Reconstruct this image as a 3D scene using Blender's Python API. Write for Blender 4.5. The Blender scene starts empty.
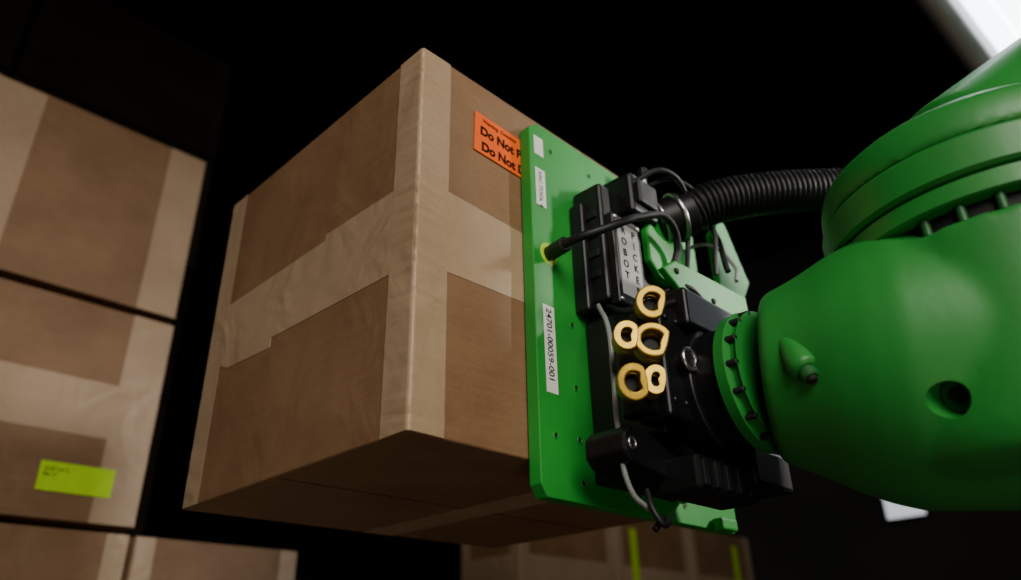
import bpy, bmesh, math, random
from mathutils import Matrix, Vector
random.seed(4)
V=Vector
scene=bpy.context.scene
COL=bpy.context.collection

# ---------------------------------------------------------------- materials
def mat(name,base,rough=.5,metal=0,noise=0,nscale=20,bump=0,bscale=200,spec=.5,col2=None,emit=None,estr=0,coat=0):
    m=bpy.data.materials.new(name); m.use_nodes=True; nt=m.node_tree; b=nt.nodes['Principled BSDF']
    b.inputs['Base Color'].default_value=(*base,1); b.inputs['Roughness'].default_value=rough
    b.inputs['Metallic'].default_value=metal; b.inputs['Specular IOR Level'].default_value=spec
    b.inputs['Coat Weight'].default_value=coat
    tc=nt.nodes.new('ShaderNodeTexCoord')
    if noise>0 or col2:
        n=nt.nodes.new('ShaderNodeTexNoise'); n.inputs['Scale'].default_value=nscale; n.inputs['Detail'].default_value=6
        nt.links.new(tc.outputs['Object'],n.inputs['Vector'])
        r=nt.nodes.new('ShaderNodeValToRGB'); r.color_ramp.elements[0].position=.3; r.color_ramp.elements[1].position=.7
        c2=col2 if col2 else tuple(c*(1+noise) for c in base)
        c1=base if col2 else tuple(c*(1-noise) for c in base)
        r.color_ramp.elements[0].color=(*c1,1); r.color_ramp.elements[1].color=(*c2,1)
        nt.links.new(n.outputs['Fac'],r.inputs['Fac']); nt.links.new(r.outputs['Color'],b.inputs['Base Color'])
    if bump>0:
        n2=nt.nodes.new('ShaderNodeTexNoise'); n2.inputs['Scale'].default_value=bscale; n2.inputs['Detail'].default_value=4
        nt.links.new(tc.outputs['Object'],n2.inputs['Vector'])
        bp=nt.nodes.new('ShaderNodeBump'); bp.inputs['Strength'].default_value=bump; bp.inputs['Distance'].default_value=.002
        nt.links.new(n2.outputs['Fac'],bp.inputs['Height']); nt.links.new(bp.outputs['Normal'],b.inputs['Normal'])
    if emit: b.inputs['Emission Color'].default_value=(*emit,1); b.inputs['Emission Strength'].default_value=estr
    return m
def kraft(name,a,bc,rough,fl=.3,bump=.12,wrinkle=0,spec=.4):
    m=bpy.data.materials.new(name); m.use_nodes=True; nt=m.node_tree; b=nt.nodes['Principled BSDF']; L=nt.links.new
    b.inputs['Roughness'].default_value=rough; b.inputs['Specular IOR Level'].default_value=spec
    tc=nt.nodes.new('ShaderNodeTexCoord')
    n=nt.nodes.new('ShaderNodeTexNoise'); n.inputs['Scale'].default_value=6; n.inputs['Detail'].default_value=6; n.inputs['Roughness'].default_value=.6; L(tc.outputs['Object'],n.inputs['Vector'])
    n2=nt.nodes.new('ShaderNodeTexNoise'); n2.inputs['Scale'].default_value=260; n2.inputs['Detail'].default_value=3; L(tc.outputs['Object'],n2.inputs['Vector'])
    mp=nt.nodes.new('ShaderNodeMapping'); mp.inputs['Scale'].default_value=(1,1,14); L(tc.outputs['Object'],mp.inputs['Vector'])
    n3=nt.nodes.new('ShaderNodeTexNoise'); n3.inputs['Scale'].default_value=14; L(mp.outputs[0],n3.inputs['Vector'])
    a1=nt.nodes.new('ShaderNodeMath'); a1.operation='MULTIPLY_ADD'; a1.inputs[1].default_value=.35; L(n2.outputs['Fac'],a1.inputs[0]); L(n.outputs['Fac'],a1.inputs[2])
    a2=nt.nodes.new('ShaderNodeMath'); a2.operation='MULTIPLY_ADD'; a2.inputs[1].default_value=fl; L(n3.outputs['Fac'],a2.inputs[0]); L(a1.outputs[0],a2.inputs[2])
    r=nt.nodes.new('ShaderNodeValToRGB'); r.color_ramp.elements[0].position=.5; r.color_ramp.elements[1].position=1.0
    r.color_ramp.elements[0].color=(*a,1); r.color_ramp.elements[1].color=(*bc,1)
    L(a2.outputs[0],r.inputs['Fac']); L(r.outputs['Color'],b.inputs['Base Color'])
    bp=nt.nodes.new('ShaderNodeBump'); bp.inputs['Strength'].default_value=bump; bp.inputs['Distance'].default_value=.002
    L(a2.outputs[0],bp.inputs['Height']); out=bp.outputs['Normal']
    if wrinkle:
        w=nt.nodes.new('ShaderNodeTexNoise'); w.inputs['Scale'].default_value=9; w.inputs['Detail'].default_value=2; w.inputs['Distortion'].default_value=1.2; L(tc.outputs['Object'],w.inputs['Vector'])
        b2=nt.nodes.new('ShaderNodeBump'); b2.inputs['Strength'].default_value=wrinkle; b2.inputs['Distance'].default_value=.012
        L(w.outputs['Fac'],b2.inputs['Height']); L(out,b2.inputs['Normal']); out=b2.outputs['Normal']
    L(out,b.inputs['Normal'])
    return m
KR=kraft('kraft_board',(.170,.088,.040),(.275,.155,.078),.55,.3,.12,.32,.3)
KRD=kraft('kraft_board_shaded',(.012,.007,.004),(.022,.013,.008),.85,spec=.15)  # shade on the back cartons put into the board colour; also flap gaps
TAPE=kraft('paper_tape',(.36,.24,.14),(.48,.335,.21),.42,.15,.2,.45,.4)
TAPED=kraft('paper_tape_shaded',(.018,.012,.008),(.026,.018,.012),.85,spec=.15)  # tape darkened by colour to match the shaded back cartons
GREEN=mat('green_paint',(.018,.225,.030),.47,0,.14,6,.08,120,coat=.04)
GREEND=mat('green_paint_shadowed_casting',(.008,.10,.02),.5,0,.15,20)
GREENP=mat('green_plate_paint',(.016,.28,.030),.44,0,.15,9,.05,90)
BLACK=mat('black_anodised',(.006,.006,.007),.42,.2,.3,30,spec=.4)
RUB=mat('black_rubber',(.007,.007,.008),.5,0,.3,40,spec=.4)
DK=mat('dark_recess',(.004,.006,.004),.7,0,.2,40)
STEEL=mat('steel',(.6,.6,.6),.28,1,.15,60)
GALV=mat('galvanised_steel',(.55,.56,.58),.32,.55,.10,20)
BRASS=mat('brass_yellow',(.38,.24,.022),.34,.65,.25,50)
WHITE=mat('label_white',(.75,.75,.72),.5,0,.04,30)
GREYL=mat('label_grey',(.36,.36,.36),.5,0,.06,30)
ORANGE=mat('label_orange',(.95,.13,.012),.7,0,.05,30,spec=.2)
INK=mat('ink',(.008,.008,.008),.8,0,.1,40,spec=.1)
LIME=mat('label_lime',(.50,.85,.01),.6,0,.06,30,spec=.2)
YEL=mat('sticker_yellow',(.45,.75,.03),.5,0,.06,30)
GREYT=mat('grey_hose',(.26,.27,.27),.4,0,.1,30)
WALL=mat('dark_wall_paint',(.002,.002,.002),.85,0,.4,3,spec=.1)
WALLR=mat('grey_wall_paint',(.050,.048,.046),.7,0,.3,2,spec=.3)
FLOORM=mat('dark_floor',(.06,.05,.042),.6,0,.3,8)
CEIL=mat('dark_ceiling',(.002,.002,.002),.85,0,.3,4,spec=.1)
GLOW=mat('lamp_diffuser',(.9,.9,.9),.5,0,.02,5,emit=(.86,.94,1),estr=9)
STREAK=mat('tube_highlight_glow',(.9,.9,.9),.4,0,.02,5,emit=(.9,.95,1),estr=1.6)  # glow that stands in for a specular streak, not a light source
WIN=mat('frosted_glass',(.8,.8,.8),.5,0,.02,5,emit=(.9,.93,1),estr=.75)
PALLET=mat('grey_pallet',(.04,.04,.04),.7,0,.2,10)

# ---------------------------------------------------------------- helpers
def link(o,parent=None):
    COL.objects.link(o)
    if parent: o.parent=parent
    return o
def empty(name,loc=(0,0,0)):
    o=bpy.data.objects.new(name,None); o.empty_display_size=.05; COL.objects.link(o); return o
def mesh_obj(name,verts,faces,m,parent=None,smooth=False):
    me=bpy.data.meshes.new(name); me.from_pydata([tuple(v) for v in verts],[],faces); me.update()
    me.materials.append(m); o=bpy.data.objects.new(name,me); link(o,parent)
    if smooth:
        for p in me.polygons: p.use_smooth=True
    return o
def fix(o,smooth=False):
    bm=bmesh.new(); bm.from_mesh(o.data); bmesh.ops.recalc_face_normals(bm,faces=bm.faces); bm.to_mesh(o.data); bm.free()
    if smooth:
        for p in o.data.polygons: p.use_smooth=True
def bev(o,w,seg=2):
    b=o.modifiers.new('bev','BEVEL'); b.width=w; b.segments=seg; b.limit_method='ANGLE'
def box(name,mn,mx,m,parent=None,bv=.002,seg=2,rot=None,piv=None):
    v=[V((x,y,z)) for x in(mn[0],mx[0]) for y in(mn[1],mx[1]) for z in(mn[2],mx[2])]
    if rot is not None:
        c=V(piv) if piv else (V(mn)+V(mx))/2
        v=[c+rot@(p-c) for p in v]
    o=mesh_obj(name,v,[(0,1,3,2),(4,6,7,5),(0,4,5,1),(2,3,7,6),(0,2,6,4),(1,5,7,3)],m,parent)
    fix(o)
    if bv: bev(o,bv,seg)
    return o
def prism(name,pts,off,m,parent=None,bv=.002):
    n=len(pts); off=V(off); v=[V(p) for p in pts]+[V(p)+off for p in pts]
    f=[tuple(range(n)),tuple(range(2*n-1,n-1,-1))]+[(i,(i+1)%n,(i+1)%n+n,i+n) for i in range(n)]
    o=mesh_obj(name,v,f,m,parent); fix(o)
    if bv: bev(o,bv)
    return o
def frame(axis):
    a=V(axis).normalized(); t=V((0,0,1)) if abs(a.z)<.9 else V((1,0,0)); u=a.cross(t).normalized(); w=a.cross(u); return a,u,w
def lathe(name,org,axis,prof,m,parent=None,seg=64,smooth=True,cap=True):
    a,u,w=frame(axis); org=V(org); v=[];f=[]
    for (s,r) in prof:
        for i in range(seg):
            t=2*math.pi*i/seg; v.append(org+a*s+u*(r*math.cos(t))+w*(r*math.sin(t)))
    for k in range(len(prof)-1):
        for i in range(seg):
            j=(i+1)%seg; f.append((k*seg+i,k*seg+j,(k+1)*seg+j,(k+1)*seg+i))
    if cap: f.append(tuple(range(seg))); f.append(tuple(range((len(prof)-1)*seg,len(prof)*seg)))
    o=mesh_obj(name,v,f,m,parent); fix(o)
    if smooth:
        for p in o.data.polygons: p.use_smooth=len(p.vertices)==4
        e=o.modifiers.new('es','EDGE_SPLIT'); e.split_angle=math.radians(35)
    return o
def cyl(name,p0,p1,r,m,parent=None,seg=32,ch=.0015):
    p0=V(p0);p1=V(p1); L=(p1-p0).length
    ch=min(ch,r*.4,L*.4)
    return lathe(name,p0,p1-p0,[(0,r-ch),(ch,r),(L-ch,r),(L,r-ch)],m,parent,seg)
def torus(name,c,axis,R,r,m,parent=None,sy=1.0,seg=40,rs=12):
    a,u,w=frame(axis); c=V(c); v=[];f=[]
    for i in range(seg):
        t=2*math.pi*i/seg; d=u*math.cos(t)*sy+w*math.sin(t); dn=d.normalized()
        for j in range(rs):
            q=2*math.pi*j/rs; v.append(c+d*R+dn*(r*math.cos(q))+a*(r*math.sin(q)))
    for i in range(seg):
        for j in range(rs):
            f.append((i*rs+j,((i+1)%seg)*rs+j,((i+1)%seg)*rs+(j+1)%rs,i*rs+(j+1)%rs))
    o=mesh_obj(name,v,f,m,parent); fix(o,True); return o
def dclip(name,c,axis,R,th,wd,sy,m,parent=None,seg=40,tilt=0):
    """D-shaped coupling clip: flat rectangular band swept round a loop with one flattened side"""
    a,u,w=frame(axis); c=V(c); v=[];f=[]; ct,st=math.cos(math.radians(tilt)),math.sin(math.radians(tilt))
    for i in range(seg):
        t=2*math.pi*i/seg; x=math.cos(t)*sy; y=math.sin(t)
        x=max(x,-.70*sy)
        X=x*ct-y*st; Y=x*st+y*ct
        d=u*X+w*Y; dn=d.normalized()
        for (p,q) in ((-th/2,-wd/2),(th/2,-wd/2),(th/2,wd/2),(-th/2,wd/2)):
            v.append(c+d*R+dn*p+a*q)
    for i in range(seg):
        k=(i+1)%seg
        for j in range(4): f.append((i*4+j,i*4+(j+1)%4,k*4+(j+1)%4,k*4+j))
    o=mesh_obj(name,v,f,m,parent); fix(o); bev(o,th*.3,2); return o
def tube(name,pts,r,m,parent=None):
    cu=bpy.data.curves.new(name,'CURVE'); cu.dimensions='3D'; cu.bevel_depth=r; cu.bevel_resolution=6; cu.resolution_u=16; cu.use_fill_caps=True
    s=cu.splines.new('BEZIER'); s.bezier_points.add(len(pts)-1)
    for b,p in zip(s.bezier_points,pts): b.co=p; b.handle_left_type=b.handle_right_type='AUTO'
    cu.materials.append(m); o=bpy.data.objects.new(name,cu); return link(o,parent)
def catmull(pts,n):
    P=[V(p) for p in pts]; P=[P[0]*2-P[1]]+P+[P[-1]*2-P[-2]]; out=[]
    for i in range(1,len(P)-2):
        for k in range(n):
            t=k/n; out.append(.5*((2*P[i])+(P[i+1]-P[i-1])*t+(2*P[i-1]-5*P[i]+4*P[i+1]-P[i+2])*t*t+(3*P[i]-P[i-1]-3*P[i+1]+P[i+2])*t**3))
    out.append(P[-2]); return out
def corrugated(name,pts,r,amp,pitch,m,parent=None,seg=28):
    c=catmull(pts,60); d=[0]
    for i in range(1,len(c)): d.append(d[-1]+(c[i]-c[i-1]).length)
    N=int(d[-1]/pitch*6); v=[];f=[]; k=0
    up=V((0,0,1))
    for i in range(N+1):
        s=d[-1]*i/N
        while k<len(d)-2 and d[k+1]<s: k+=1
        t=(s-d[k])/max(1e-9,d[k+1]-d[k]); p=c[k].lerp(c[k+1],t); a=(c[k+1]-c[k]).normalized()
        u=a.cross(up).normalized(); w=a.cross(u)
        rr=r+amp*[1,.9,0,-.9,-.4,.6][i%6]
        for j in range(seg):
            q=2*math.pi*j/seg; v.append(p+u*rr*math.cos(q)+w*rr*math.sin(q))
    for i in range(N):
        for j in range(seg): f.append((i*seg+j,i*seg+(j+1)%seg,(i+1)*seg+(j+1)%seg,(i+1)*seg+j))
    f.append(tuple(range(seg))); f.append(tuple(range(N*seg,N*seg+seg)))
    o=mesh_obj(name,v,f,m,parent); fix(o,True); return o
def text(name,s,loc,xdir,ydir,size,m,parent=None,bold=0,align='LEFT'):
    cu=bpy.data.curves.new(name,'FONT'); cu.body=s; cu.size=size; cu.offset=bold; cu.extrude=.0001; cu.align_x=align
    cu.materials.append(m); o=bpy.data.objects.new(name,cu); link(o,parent)
    x=V(xdir).normalized(); y=V(ydir).normalized(); z=x.cross(y)
    o.matrix_world=Matrix([[x.x,y.x,z.x,loc[0]],[x.y,y.y,z.y,loc[1]],[x.z,y.z,z.z,loc[2]],[0,0,0,1]])
    return o

# ---------------------------------------------------------------- cartons
def wrap(name,cx,cy,sx,sy,la,lb,z0,z1,off,m,parent,wob=0.0,n=40,jag=0.0):
    """tape folded round a vertical carton edge at (cx,cy); la / lb: reach along the two faces"""
    R=.004; prof=[(la,-off)]
    for k in range(4,-1,-1):
        t=math.pi/2*k/4
        prof.append((R-(R+off)*math.cos(t), R-(R+off)*math.sin(t)))
    prof.append((-off,lb))
    v=[];f=[];P=len(prof)
    for i in range(n+1):
        z=z0+(z1-z0)*i/n; w=random.uniform(-1,.3)*wob
        for j,(a,b) in enumerate(prof):
            ww=w if 0<j<P-1 else 0
            ja=random.uniform(-jag,jag) if j in(0,P-1) else 0
            aa=a+ww+(ja if j==0 else 0); bb=b+ww+(ja if j==P-1 else 0)
            v.append(V((cx+sx*aa,cy+sy*bb,z)))
    for i in range(n):
        for j in range(P-1): f.append((i*P+j,i*P+j+1,(i+1)*P+j+1,(i+1)*P+j))
    o=mesh_obj(name,v,f,m,parent); fix(o)
    s=o.modifiers.new('so','SOLIDIFY'); s.thickness=.0002; s.offset=0
    return o
def carton(name,x0,y0,z0,w,d,h,tapes=True,bandz=.49,bandw=.1,ev=.05,KR=KR,TAPE=TAPE,belt=True,wob=.0003):
    n=8; bm=bmesh.new(); bmesh.ops.create_cube(bm,size=1)
    bmesh.ops.subdivide_edges(bm,edges=bm.edges[:],cuts=n,use_grid_fill=True)
    for v in bm.verts:
        p=v.co.copy()
        v.co=V((x0+w/2+p.x*w,y0+d/2+p.y*d,z0+h/2+p.z*h))
    me=bpy.data.meshes.new(name); bm.to_mesh(me); bm.free(); me.materials.append(KR)
    o=bpy.data.objects.new(name,me); link(o); bev(o,.003,3); o.modifiers['bev'].angle_limit=math.radians(60)
    e=.0005
    box('bottom_flap_gap',(x0+.004,y0+d/2-.0008,z0-.0003),(x0+w-.004,y0+d/2+.0008,z0+.001),KRD,o,0)
    if not tapes: return o
    zb=z0+h*bandz
    if belt:
        wrap('tape_belt',x0,y0,1,1,w-.01,d-.006,zb-bandw/2,zb+bandw/2,e,TAPE,o,0,4)
    wrap('tape_edge_1',x0,y0,1,1,ev*.92,ev*.9,z0+.001,z0+h-.001,e*1.9,TAPE,o,wob,60,.0004)
    wrap('tape_edge_2',x0,y0+d,1,-1,.05,ev,z0+.001,z0+h-.001,e*1.9,TAPE,o,.0003,50,.0004)
    wrap('tape_edge_3',x0+w,y0,-1,1,ev,ev,z0+.001,z0+h-.001,e*1.9,TAPE,o,.0003,50,.0004)
    return o

hb=carton('cardboard_box',0,0,0,.605,.505,.505,ev=.05,belt=False,wob=.0011)
e=.0006
prism('tape_belt_front',[(-.0,-e,.188),(.046,-e,.194),(.30,-e,.199),(.60,-e,.199),(.60,-e,.292),(.30,-e,.292),(.046,-e,.303),(-.0,-e,.305)],(0,.001,0),TAPE,hb,0)
prism('tape_belt_side',[(-e,0,.190),(-e,.308,.198),(-e,.309,.184),(-e,.43,.19),(-e,.47,.205),(-e,.5,.205),(-e,.5,.30),(-e,.193,.300),(-e,.192,.309),(-e,0,.304)],(.001,0,0),TAPE,hb,0)
box('tape_bottom',(.30,.02,-.0008),(.36,.50,.001),TAPE,hb,0)
rl=Matrix.Rotation(math.radians(2),3,'Y')
box('orange_label',(.088,-.0022,.386),(.205,-.001,.450),ORANGE,hb,0,rot=rl)
tx=rl@V((1,0,0)); tz=rl@V((0,0,1))
text('label_text_1','Do Not Push',(.097,-.0026,.4185),tx,tz,.0192,INK,hb,.0007)
text('label_text_2','Do Not Drop',(.099,-.0026,.3935),tx,tz,.0192,INK,hb,.0007)
text('label_text_0','Warning  Contents',(.102,-.0026,.440),tx,tz,.008,INK,hb,.0001)

def bg(x0,y0,z0,w=.6,d=.5,h=.52,**k): return carton('cardboard_box',x0,y0,z0,w,d,h,**k)
for r,(z,xr) in enumerate([(.635,.220),(.105,.222)]):
    b=bg(xr-.62,1.3,z,.62,.5,.505 if r==0 else .51,bandz=.5,bandw=.13,ev=.10,belt=(r==1))
    if r==1:
        box('lime_label',(-.0,1.2965,.163),(.155,1.2985,.226),LIME,b,0)
        text('lime_label_text','SHIP 0412\n88-17',(.008,1.2962,.206),(1,0,0),(0,0,1),.012,INK,b)
    else:
        prism('tape_flap',[(xr-.619,1.2993,.64),(xr-.42,1.2993,.64),(xr-.42,1.2993,1.135),(xr-.619,1.2993,1.135)],(0,.001,0),TAPE,b,0)
    bg(xr-1.26,1.3,z,.62,.5,.505,bandz=.5,bandw=.13)
for z in (-.415,-.935):
    for x0 in (-1.04,-.40,.235):
        bg(x0,1.31,z,.62 if x0<.2 else .42,.5,.505 if z>-.5 else .51,bandz=.5,bandw=.1)
bg(.68,1.42,-.50,.62,.5,.53); bg(.68,1.42,-.94,.62,.5,.43)
for i,x0 in enumerate((1.50,2.04,2.58)):
    b=bg(x0,1.3,-.16,.53,.3,.51,bandz=.5,bandw=.12)
    if i: box('lime_label',(x0+(.10 if i==1 else .36),1.2965,.02),(x0+(.14 if i==1 else .40),1.2985,.30),LIME,b,0)
    bg(x0,1.3,-.68,.53,.3,.51)
box('pallet',(1.50,1.32,-.94),(3.12,1.6,-.69),PALLET,None,.01)
for z,h in ((1.17,.5),(1.68,.5)):
    bg(-.22,2.0,z,.72,.45,h,KR=KRD,TAPE=TAPED); bg(-.96,2.0,z,.72,.45,h,KR=KRD,TAPE=TAPED)  # back row: its shade is painted in with the dark board and tape
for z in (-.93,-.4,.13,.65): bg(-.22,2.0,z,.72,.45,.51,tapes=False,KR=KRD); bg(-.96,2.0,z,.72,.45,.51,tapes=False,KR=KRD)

# ---------------------------------------------------------------- gripper
G=empty('vacuum_gripper')
pl=[(.168,0,-.030),(.178,0,-.044),(.572,0,-.044),(.582,0,-.034),(.582,0,.466),(.572,0,.476),(.19,0,.476),(.172,0,.462)]
prism('plate',[(x,-.0030,z) for x,_,z in pl],(0,-.018,0),GREENP,G,.0015)
yl=-.0215
box('plate_label_1',(.181,yl,.421),(.199,-.0205,.452),WHITE,G,0)
box('plate_label_2',(.181,yl,.338),(.200,-.0205,.398),WHITE,G,0)
box('plate_label_3',(.184,yl,.078),(.204,-.0205,.192),WHITE,G,0)
text('plate_text_3','24701-00059-001',(.189,yl-.0003,.188),(0,0,-1),(1,0,0),.0135,INK,G,.0001)
text('plate_text_2','VAC-TOOL 4',(.187,yl-.0003,.394),(0,0,-1),(1,0,0),.010,INK,G)
cyl('plate_sticker',(.200,-.0205,.268),(.200,-.0217,.268),.016,YEL,G)
prism('plate_sticker_triangle',[(.192,-.0219,.261),(.208,-.0219,.261),(.200,-.0219,.277)],(0,-.0003,0),INK,G,0)
for i,(x,z) in enumerate([(.238,.179),(.238,.095),(.196,.028),(.238,.03),(.215,.44),(.30,.44),(.40,.44),(.50,.44),(.54,.40),(.24,-.02),(.35,-.02),(.45,-.02)]):
    torus('plate_hole_rim_%d'%i,(x,-.0211,z),(0,1,0),.0038,.0009,GREENP,G,seg=20,rs=6)
    cyl('plate_hole_%d'%i,(x,-.0205,z),(x,-.0214,z),.0032,DK,G,16)
# valve / controller block
box('valve_body',(.255,-.070,.205),(.36,-.0212,.385),BLACK,G,.006,3)
box('valve_lid',(.262,-.082,.198),(.325,-.066,.335),BLACK,G,.004,3)
box('valve_foot',(.245,-.045,.195),(.33,-.0212,.36),BLACK,G,.005,3)
box('valve_head',(.295,-.095,.345),(.36,-.03,.412),BLACK,G,.008,3)
box('valve_cap',(.305,-.102,.36),(.35,-.09,.40),RUB,G,.004,3)
for i,z in enumerate((.24,.27,.30,.33)):
    box('valve_rib_%d'%i,(.252,-.062,z),(.262,-.03,z+.012),RUB,G,.002)
for i,(x,z) in enumerate([(.268,.328),(.319,.328),(.268,.205),(.319,.205)]):
    cyl('valve_screw_%d'%i,(x,-.081,z),(x,-.0835,z),.0032,STEEL,G,16)
box('valve_label',(.270,-.0828,.213),(.316,-.0818,.322),GREYL,G,0)
for col,(s,xx) in enumerate([('PICKER',.304),('ROBOT',.282)]):
    for k,chh in enumerate(s):
        text('label_letter_%d_%d'%(col,k),chh,(xx,-.0832,.306-.0170*k),(1,0,0),(0,0,1),.0145,INK,G,.0003,'CENTER')
prism('round_bracket',[(.335,-.075,.285),(.335,-.075,.335),(.355,-.075,.362),(.39,-.075,.368),(.425,-.075,.352),(.44,-.075,.32),(.43,-.075,.285),(.40,-.075,.265),(.36,-.075,.265)],(0,-.012,0),GREENP,G,.003)
box('bracket_post',(.36,-.076,.28),(.42,-.0212,.345),BLACK,G,.004)
tube('cable_main',[(.205,-.026,.268),(.190,-.062,.264),(.215,-.105,.276),(.275,-.120,.312),(.345,-.118,.336),(.380,-.105,.315),(.378,-.095,.285)],.0055,RUB,G)
cyl('cable_plug',(.200,-.022,.268),(.191,-.058,.264),.010,RUB,G)
tube('cable_1',[(.30,-.09,.39),(.345,-.12,.42),(.40,-.12,.40),(.42,-.10,.34),(.40,-.10,.27)],.004,RUB,G)
tube('cable_2',[(.33,-.09,.40),(.38,-.12,.42),(.44,-.13,.38),(.45,-.12,.29)],.0035,RUB,G)
tube('cable_3',[(.36,-.06,.38),(.44,-.07,.43),(.49,-.10,.40),(.49,-.12,.31)],.0045,RUB,G)
tube('cable_4',[(.265,-.06,.20),(.25,-.10,.175),(.255,-.135,.17),(.28,-.15,.18)],.004,RUB,G)
tube('cable_5',[(.30,-.085,.20),(.33,-.13,.225),(.39,-.13,.22),(.43,-.12,.25)],.004,RUB,G)
tube('cable_silver',[(.44,-.06,.34),(.48,-.10,.36),(.51,-.12,.33),(.49,-.13,.29)],.003,GREYT,G)
tube('air_hose_grey',[(.245,-.06,.195),(.214,-.095,.14),(.208,-.100,.08),(.208,-.100,.02),(.222,-.10,-.045),(.25,-.10,-.06)],.0030,GREYT,G)
cyl('fitting_base',(.385,-.06,.40),(.385,-.06,.43),.010,BLACK,G)
cyl('fitting_stem',(.385,-.06,.425),(.385,-.06,.462),.0045,STEEL,G)
cyl('fitting_tip',(.385,-.06,.455),(.385,-.06,.475),.0075,BLACK,G)
box('fitting_bracket',(.34,-.07,.38),(.40,-.0212,.405),BLACK,G,.003)
cyl('hose_socket',(.38,-.07,.365),(.420,-.110,.387),.034,BLACK,G)
torus('hose_clamp_1',(.405,-.095,.379),(.05,-.05,.028),.0355,.0036,STEEL,G)
torus('hose_clamp_2',(.385,-.075,.368),(.05,-.05,.028),.0355,.0028,STEEL,G)
prism('bracket_web',[(.285,-.125,.235),(.315,-.125,.256),(.335,-.125,.258),(.50,-.125,.265),(.50,-.125,.20),(.40,-.125,.19),(.34,-.125,.205)],(0,-.010,0),GREENP,G,.002)
cyl('bracket_bolt_1',(.315,-.13,.240),(.315,-.138,.240),.0045,DK,G,16)
cyl('bracket_bolt_2',(.40,-.13,.225),(.40,-.138,.225),.0045,DK,G,16)
prism('bracket_gusset',[(.52,-.0212,.36),(.52,-.0212,.17),(.52,-.13,.17),(.52,-.13,.23)],(.012,0,0),GREENP,G,.002)
prism('bracket_wedge',[(.515,-.08,.40),(.545,-.08,.435),(.562,-.08,.438),(.615,-.08,.345),(.56,-.08,.27),(.515,-.08,.27)],(0,-.012,0),GREENP,G,.002)
# manifold + tool changer
box('manifold',(.262,-.125,.02),(.40,-.0212,.19),BLACK,G,.006,3)
box('manifold_step',(.238,-.150,.03),(.40,-.105,.165),BLACK,G,.005,3)
box('manifold_port_block',(.222,-.135,.035),(.245,-.095,.15),BLACK,G,.004)
box('changer_top_block',(.275,-.165,.145),(.40,-.13,.195),BLACK,G,.005,3)
tcx,tcz=.348,.080
cyl('tool_changer_plate',(tcx,-.125,tcz),(tcx,-.162,tcz),.080,BLACK,G,64)
cyl('tool_changer_ring',(tcx,-.155,tcz),(tcx,-.189,tcz),.072,BLACK,G,64)
torus('changer_port_ring',(.268,-.1635,.098),(0,1,0),.0125,.0028,STEEL,G)
cyl('changer_port',(.268,-.149,.098),(.268,-.1635,.098),.0110,RUB,G)
for i,(x,z) in enumerate([(.25,.15),(.272,.15),(.25,.05),(.272,.05),(.30,.045)]):
    cyl('changer_screw_%d'%i,(x,-.149,z),(x,-.1525,z),.004,BLACK,G,16)
# brass D couplings in three stacked rows
for i,(x,y,z,sy,Rr,tl) in enumerate([(.216,-.156,.155,.95,.0190,-15),(.181,-.142,.108,.85,.0160,-10),(.209,-.156,.106,1.0,.0215,-20),(.184,-.143,.056,.90,.0195,5),(.211,-.152,.062,.75,.0155,-10)]):
    ax=V((-.66,-.68,.12*(i%3-1)))
    a=ax.normalized(); p=V((x,y,z))
    dclip('brass_coupling_%d'%i,p,ax,Rr*.80,.0088,.010,sy,BRASS,G,tilt=tl)
    dclip('brass_coupling_inner_%d'%i,p-a*.013,ax,Rr*.76,.0075,.010,sy,BRASS,G,tilt=tl)
    cyl('coupling_stub_%d'%i,p-a*.036,p-a*.010,Rr*.45,DK,G,24)
# lower bracket
lb=[(.197,.012),(.207,.022),(.25,.018),(.30,.0),(.46,.0),(.47,-.03),(.30,-.03),(.207,-.018),(.197,-.008)]
prism('lower_bracket',[(x,-.06,z) for x,z in lb],(0,-.055,0),BLACK,G,.003)
box('lower_block',(.27,-.155,-.045),(.40,-.10,-.005),BLACK,G,.005)
box('lower_block_2',(.36,-.175,-.03),(.45,-.11,.015),BLACK,G,.005)
for i in range(5): box('lower_fin_%d'%i,(.275+.024*i,-.159,-.040),(.285+.024*i,-.15,-.012),RUB,G,.001)
torus('bracket_eye',(.210,-.1155,.002),(0,1,0),.006,.0015,STEEL,G)
box('lower_standoff',(.26,-.07,-.02),(.44,-.0212,.02),BLACK,G,.004)
tube('dangling_strap',[(.25,-.10,-.04),(.245,-.11,-.065),(.255,-.115,-.078),(.265,-.11,-.07),(.25,-.105,-.082)],.0035,RUB,G)
box('plate_foot_clip',(.51,-.040,-.046),(.55,-.022,-.03),GREENP,G,.003)

Hh=empty('corrugated_hose')
hose=[(.420,-.110,.387),(.435,-.13,.398),(.475,-.17,.412),(.55,-.235,.425),(.66,-.32,.435),(.80,-.42,.43)]
corrugated('hose_body',hose,.030,.0028,.0080,RUB,Hh)

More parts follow.
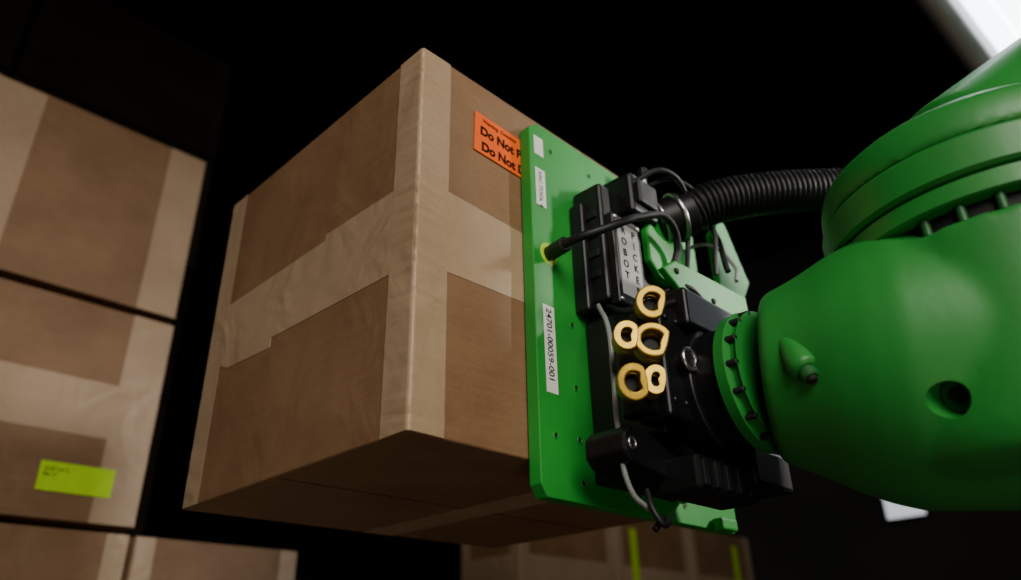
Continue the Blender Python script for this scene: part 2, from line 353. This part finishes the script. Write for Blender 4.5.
# ---------------------------------------------------------------- robot arm
R=empty('industrial_robot_arm')
fc=V((.348,-.190,.080))
lathe('flange_ring',fc,(0,-1,0),[(0,.076),(.003,.081),(.016,.083),(.018,.079),(.020,.074),(.028,.074),(.03,.08)],GREEN,R,96)
for i in range(16):
    t=2*math.pi*i/16; cyl('flange_bolt_%d'%i,fc+V((.078*math.cos(t),-.016,.078*math.sin(t))),fc+V((.078*math.cos(t),-.030,.078*math.sin(t))),.0038,DK,R,12)
def bake(o):
    dg=bpy.context.evaluated_depsgraph_get(); dg.update()
    me=bpy.data.meshes.new_from_object(o.evaluated_get(dg)); o.modifiers.clear(); o.data=me
    for p in me.polygons: p.use_smooth=True
def cast(name,parts,voxel,smooth,m,parent,cutters=()):
    bm=bmesh.new()
    for p in parts: bm.from_mesh(p.data)
    me=bpy.data.meshes.new(name); bm.to_mesh(me); bm.free(); me.materials.append(m)
    o=bpy.data.objects.new(name,me); link(o,parent)
    for p in parts: bpy.data.objects.remove(p)
    r=o.modifiers.new('rm','REMESH'); r.mode='VOXEL'; r.voxel_size=voxel; r.use_smooth_shade=True
    s=o.modifiers.new('sm','SMOOTH'); s.factor=.5; s.iterations=smooth
    bake(o)
    for c in cutters:
        b=o.modifiers.new('b','BOOLEAN'); b.operation='DIFFERENCE'; b.object=c; b.solver='EXACT'
    if cutters: bake(o); [bpy.data.objects.remove(c) for c in cutters]
    e=o.modifiers.new('es','EDGE_SPLIT'); e.split_angle=math.radians(40)
    return o
hc=V((.43,-.46,.0))
nk=V((.348,-.218,.080)); nd=V((.082,-.242,-.022))
P=[lathe('n',nk,nd,[(0,.088),(.006,.096),(.02,.101),(.045,.112),(.075,.128),(.105,.140),(.135,.148),(.25,.149)],GREEN,None,96),
   lathe('h',hc+V((0,0,-.068)),(0,0,1),[(0,.12),(.005,.14),(.012,.151),(.03,.157),(.10,.157),(.218,.157)],GREEN,None,96)]
cut=[cyl('cut1',(.33,-.42,.012),(.255,-.400,-.018),.0165,GREEN,None,40)]
cast('wrist_housing',P,.005,10,GREEN,R,cut)
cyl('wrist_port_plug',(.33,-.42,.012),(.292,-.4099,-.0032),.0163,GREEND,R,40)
cyl('wrist_port_screw',(.293,-.4101,-.0028),(.289,-.4091,-.0044),.007,DK,R,24)
rb=V((.273,-.267,.106)); rd=V((-.018,-.036,-.08)).normalized()
P=[lathe('rib',rb,rd,[(0,.002),(.015,.007),(.035,.012),(.052,.0155),(.066,.016),(.070,.012)],GREEN,None,32)]
cast('wrist_rib',P,.002,3,GREEN,R)
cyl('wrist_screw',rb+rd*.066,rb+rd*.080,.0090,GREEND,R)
cyl('wrist_screw_head',rb+rd*.079,rb+rd*.084,.0055,DK,R)
for i,(x,y,z) in enumerate([(.338,-.335,-.056),(.322,-.35,.14)]): cyl('wrist_plug_%d'%i,(x,y,z),V((x,y,z))+V((-.012,-.012,.0)),.006,DK,R,16)
cc=V((.44,-.46,.144))
lathe('collar_seal',cc,(0,0,1),[(0,.153),(.03,.153)],DK,R,96)
lathe('collar_ring',cc+V((0,0,.024)),(0,0,1),[(0,.166),(.002,.169),(.020,.169),(.022,.165)],GREEN,R,96)
for i in range(30):
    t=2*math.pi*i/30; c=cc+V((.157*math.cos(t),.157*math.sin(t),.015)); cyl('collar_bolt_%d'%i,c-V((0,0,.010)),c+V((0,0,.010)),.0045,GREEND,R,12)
lathe('collar_band',cc+V((0,0,.048)),(0,0,1),[(0,.170),(.003,.174),(.036,.174),(.040,.171),(.042,.166)],GREEN,R,96)
P=[lathe('c',cc+V((0,0,.089)),(0,0,1),[(0,.170),(.022,.170),(.040,.166),(.054,.150),(.060,.12)],GREEN,None,96)]
fd=V((.54,-.61,.54)).normalized()
P.append(lathe('f',V((.44,-.465,.225))-fd*.02,fd,[(0,.11),(.010,.130),(.03,.142),(.5,.152),(1.3,.155)],GREEN,None,96))
cast('forearm_housing',P,.0055,4,GREEN,R)

# ---------------------------------------------------------------- ceiling lamp
Lm=empty('ceiling_light')
D=V((.224,-.052,-.242)).normalized(); S=V((.70,-.70,-.02)).normalized(); base=V((1.965,-.375,1.64))
cyl('reflector_tube',base-D*.9,base+D*.9,.052,GALV,Lm,48)
N_=D.cross(S).normalized()*.01
tow=V((-.64,-.62,-.45))
cyl('tube_highlight',base+tow*.060+S*.012-D*.9,base+tow*.060+S*.012+D*.9,.009,STREAK,Lm,24)  # added emissive strip imitating the highlight along the reflector tube
def panel(nm,off,wd,m,z=0):
    a=base+S*off
    prism(nm,[a-D*.9+N_*z,a+D*.9+N_*z,a+D*.9+S*wd+N_*z,a-D*.9+S*wd+N_*z],N_,m,Lm,0)
panel('diffuser_1',.070,.095,GLOW); panel('diffuser_2',.178,.25,GLOW); panel('housing',.05,.4,GALV,3 if N_.dot(V((1,1,1)))>0 else -3)

# ---------------------------------------------------------------- shell
box('floor',(-2.2,-4,-1.04),(4.2,2.6,-.94),FLOORM,None,0)
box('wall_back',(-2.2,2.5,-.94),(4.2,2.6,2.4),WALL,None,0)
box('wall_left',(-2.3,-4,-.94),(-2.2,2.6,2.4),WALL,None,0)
box('wall_right',(4.2,-4,-.94),(4.3,2.6,2.4),WALLR,None,0)
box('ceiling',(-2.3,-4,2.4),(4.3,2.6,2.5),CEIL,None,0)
w1=empty('window_1')
box('window_glass',(4.17,.77,.51),(4.19,.98,.66),WIN,w1,0)
for nm,a,b in [('frame_top',(4.15,.76,.66),(4.199,.99,.67)),('frame_bottom',(4.15,.76,.50),(4.199,.99,.51)),('frame_1',(4.15,.76,.50),(4.199,.77,.67)),('frame_2',(4.15,.98,.50),(4.199,.99,.67))]:
    box(nm,a,b,PALLET,w1,.002)

# ---------------------------------------------------------------- lights
def area(name,loc,target,size,power,col=(1,1,1),spread=180):
    l=bpy.data.lights.new(name,'AREA'); l.size=size; l.energy=power; l.color=col; l.spread=math.radians(spread)
    o=bpy.data.objects.new(name,l); COL.objects.link(o); o.location=loc
    o.rotation_euler=(V(target)-V(loc)).to_track_quat('-Z','Y').to_euler(); return o
area('key_light',(-1.0,-1.85,1.1),(.30,.02,.05),1.2,20,(1,.94,.85),110)
area('work_light',(1.9,-1.9,1.1),(.15,0,.15),.35,9,(1,.95,.88),60)
area('floor_bounce',(-.6,-1.2,-.85),(.3,.4,.2),.8,5,(1,.84,.66))
w=bpy.data.worlds.new('world'); scene.world=w; w.use_nodes=True
w.node_tree.nodes['Background'].inputs[0].default_value=(.5,.55,.6,1); w.node_tree.nodes['Background'].inputs[1].default_value=.015

# ---------------------------------------------------------------- camera
cam=bpy.data.cameras.new('camera'); co=bpy.data.objects.new('camera',cam); COL.objects.link(co)
x=V((.705002,-.708848,-.022512)); y=-V((.308611,.335207,-.890166)); z=-V((.638539,.620622,.455079))
co.matrix_world=Matrix([[x.x,y.x,z.x,-.43947],[x.y,y.y,z.y,-.572125],[x.z,y.z,z.z,-.213163],[0,0,0,1]])
cam.sensor_width=36; cam.lens=749.94*36/1021; cam.clip_start=.02
cam.dof.use_dof=True; cam.dof.focus_distance=.88; cam.dof.aperture_fstop=2.4
scene.camera=co
scene.view_settings.view_transform='AgX'
scene.view_settings.look='AgX - Base Contrast'
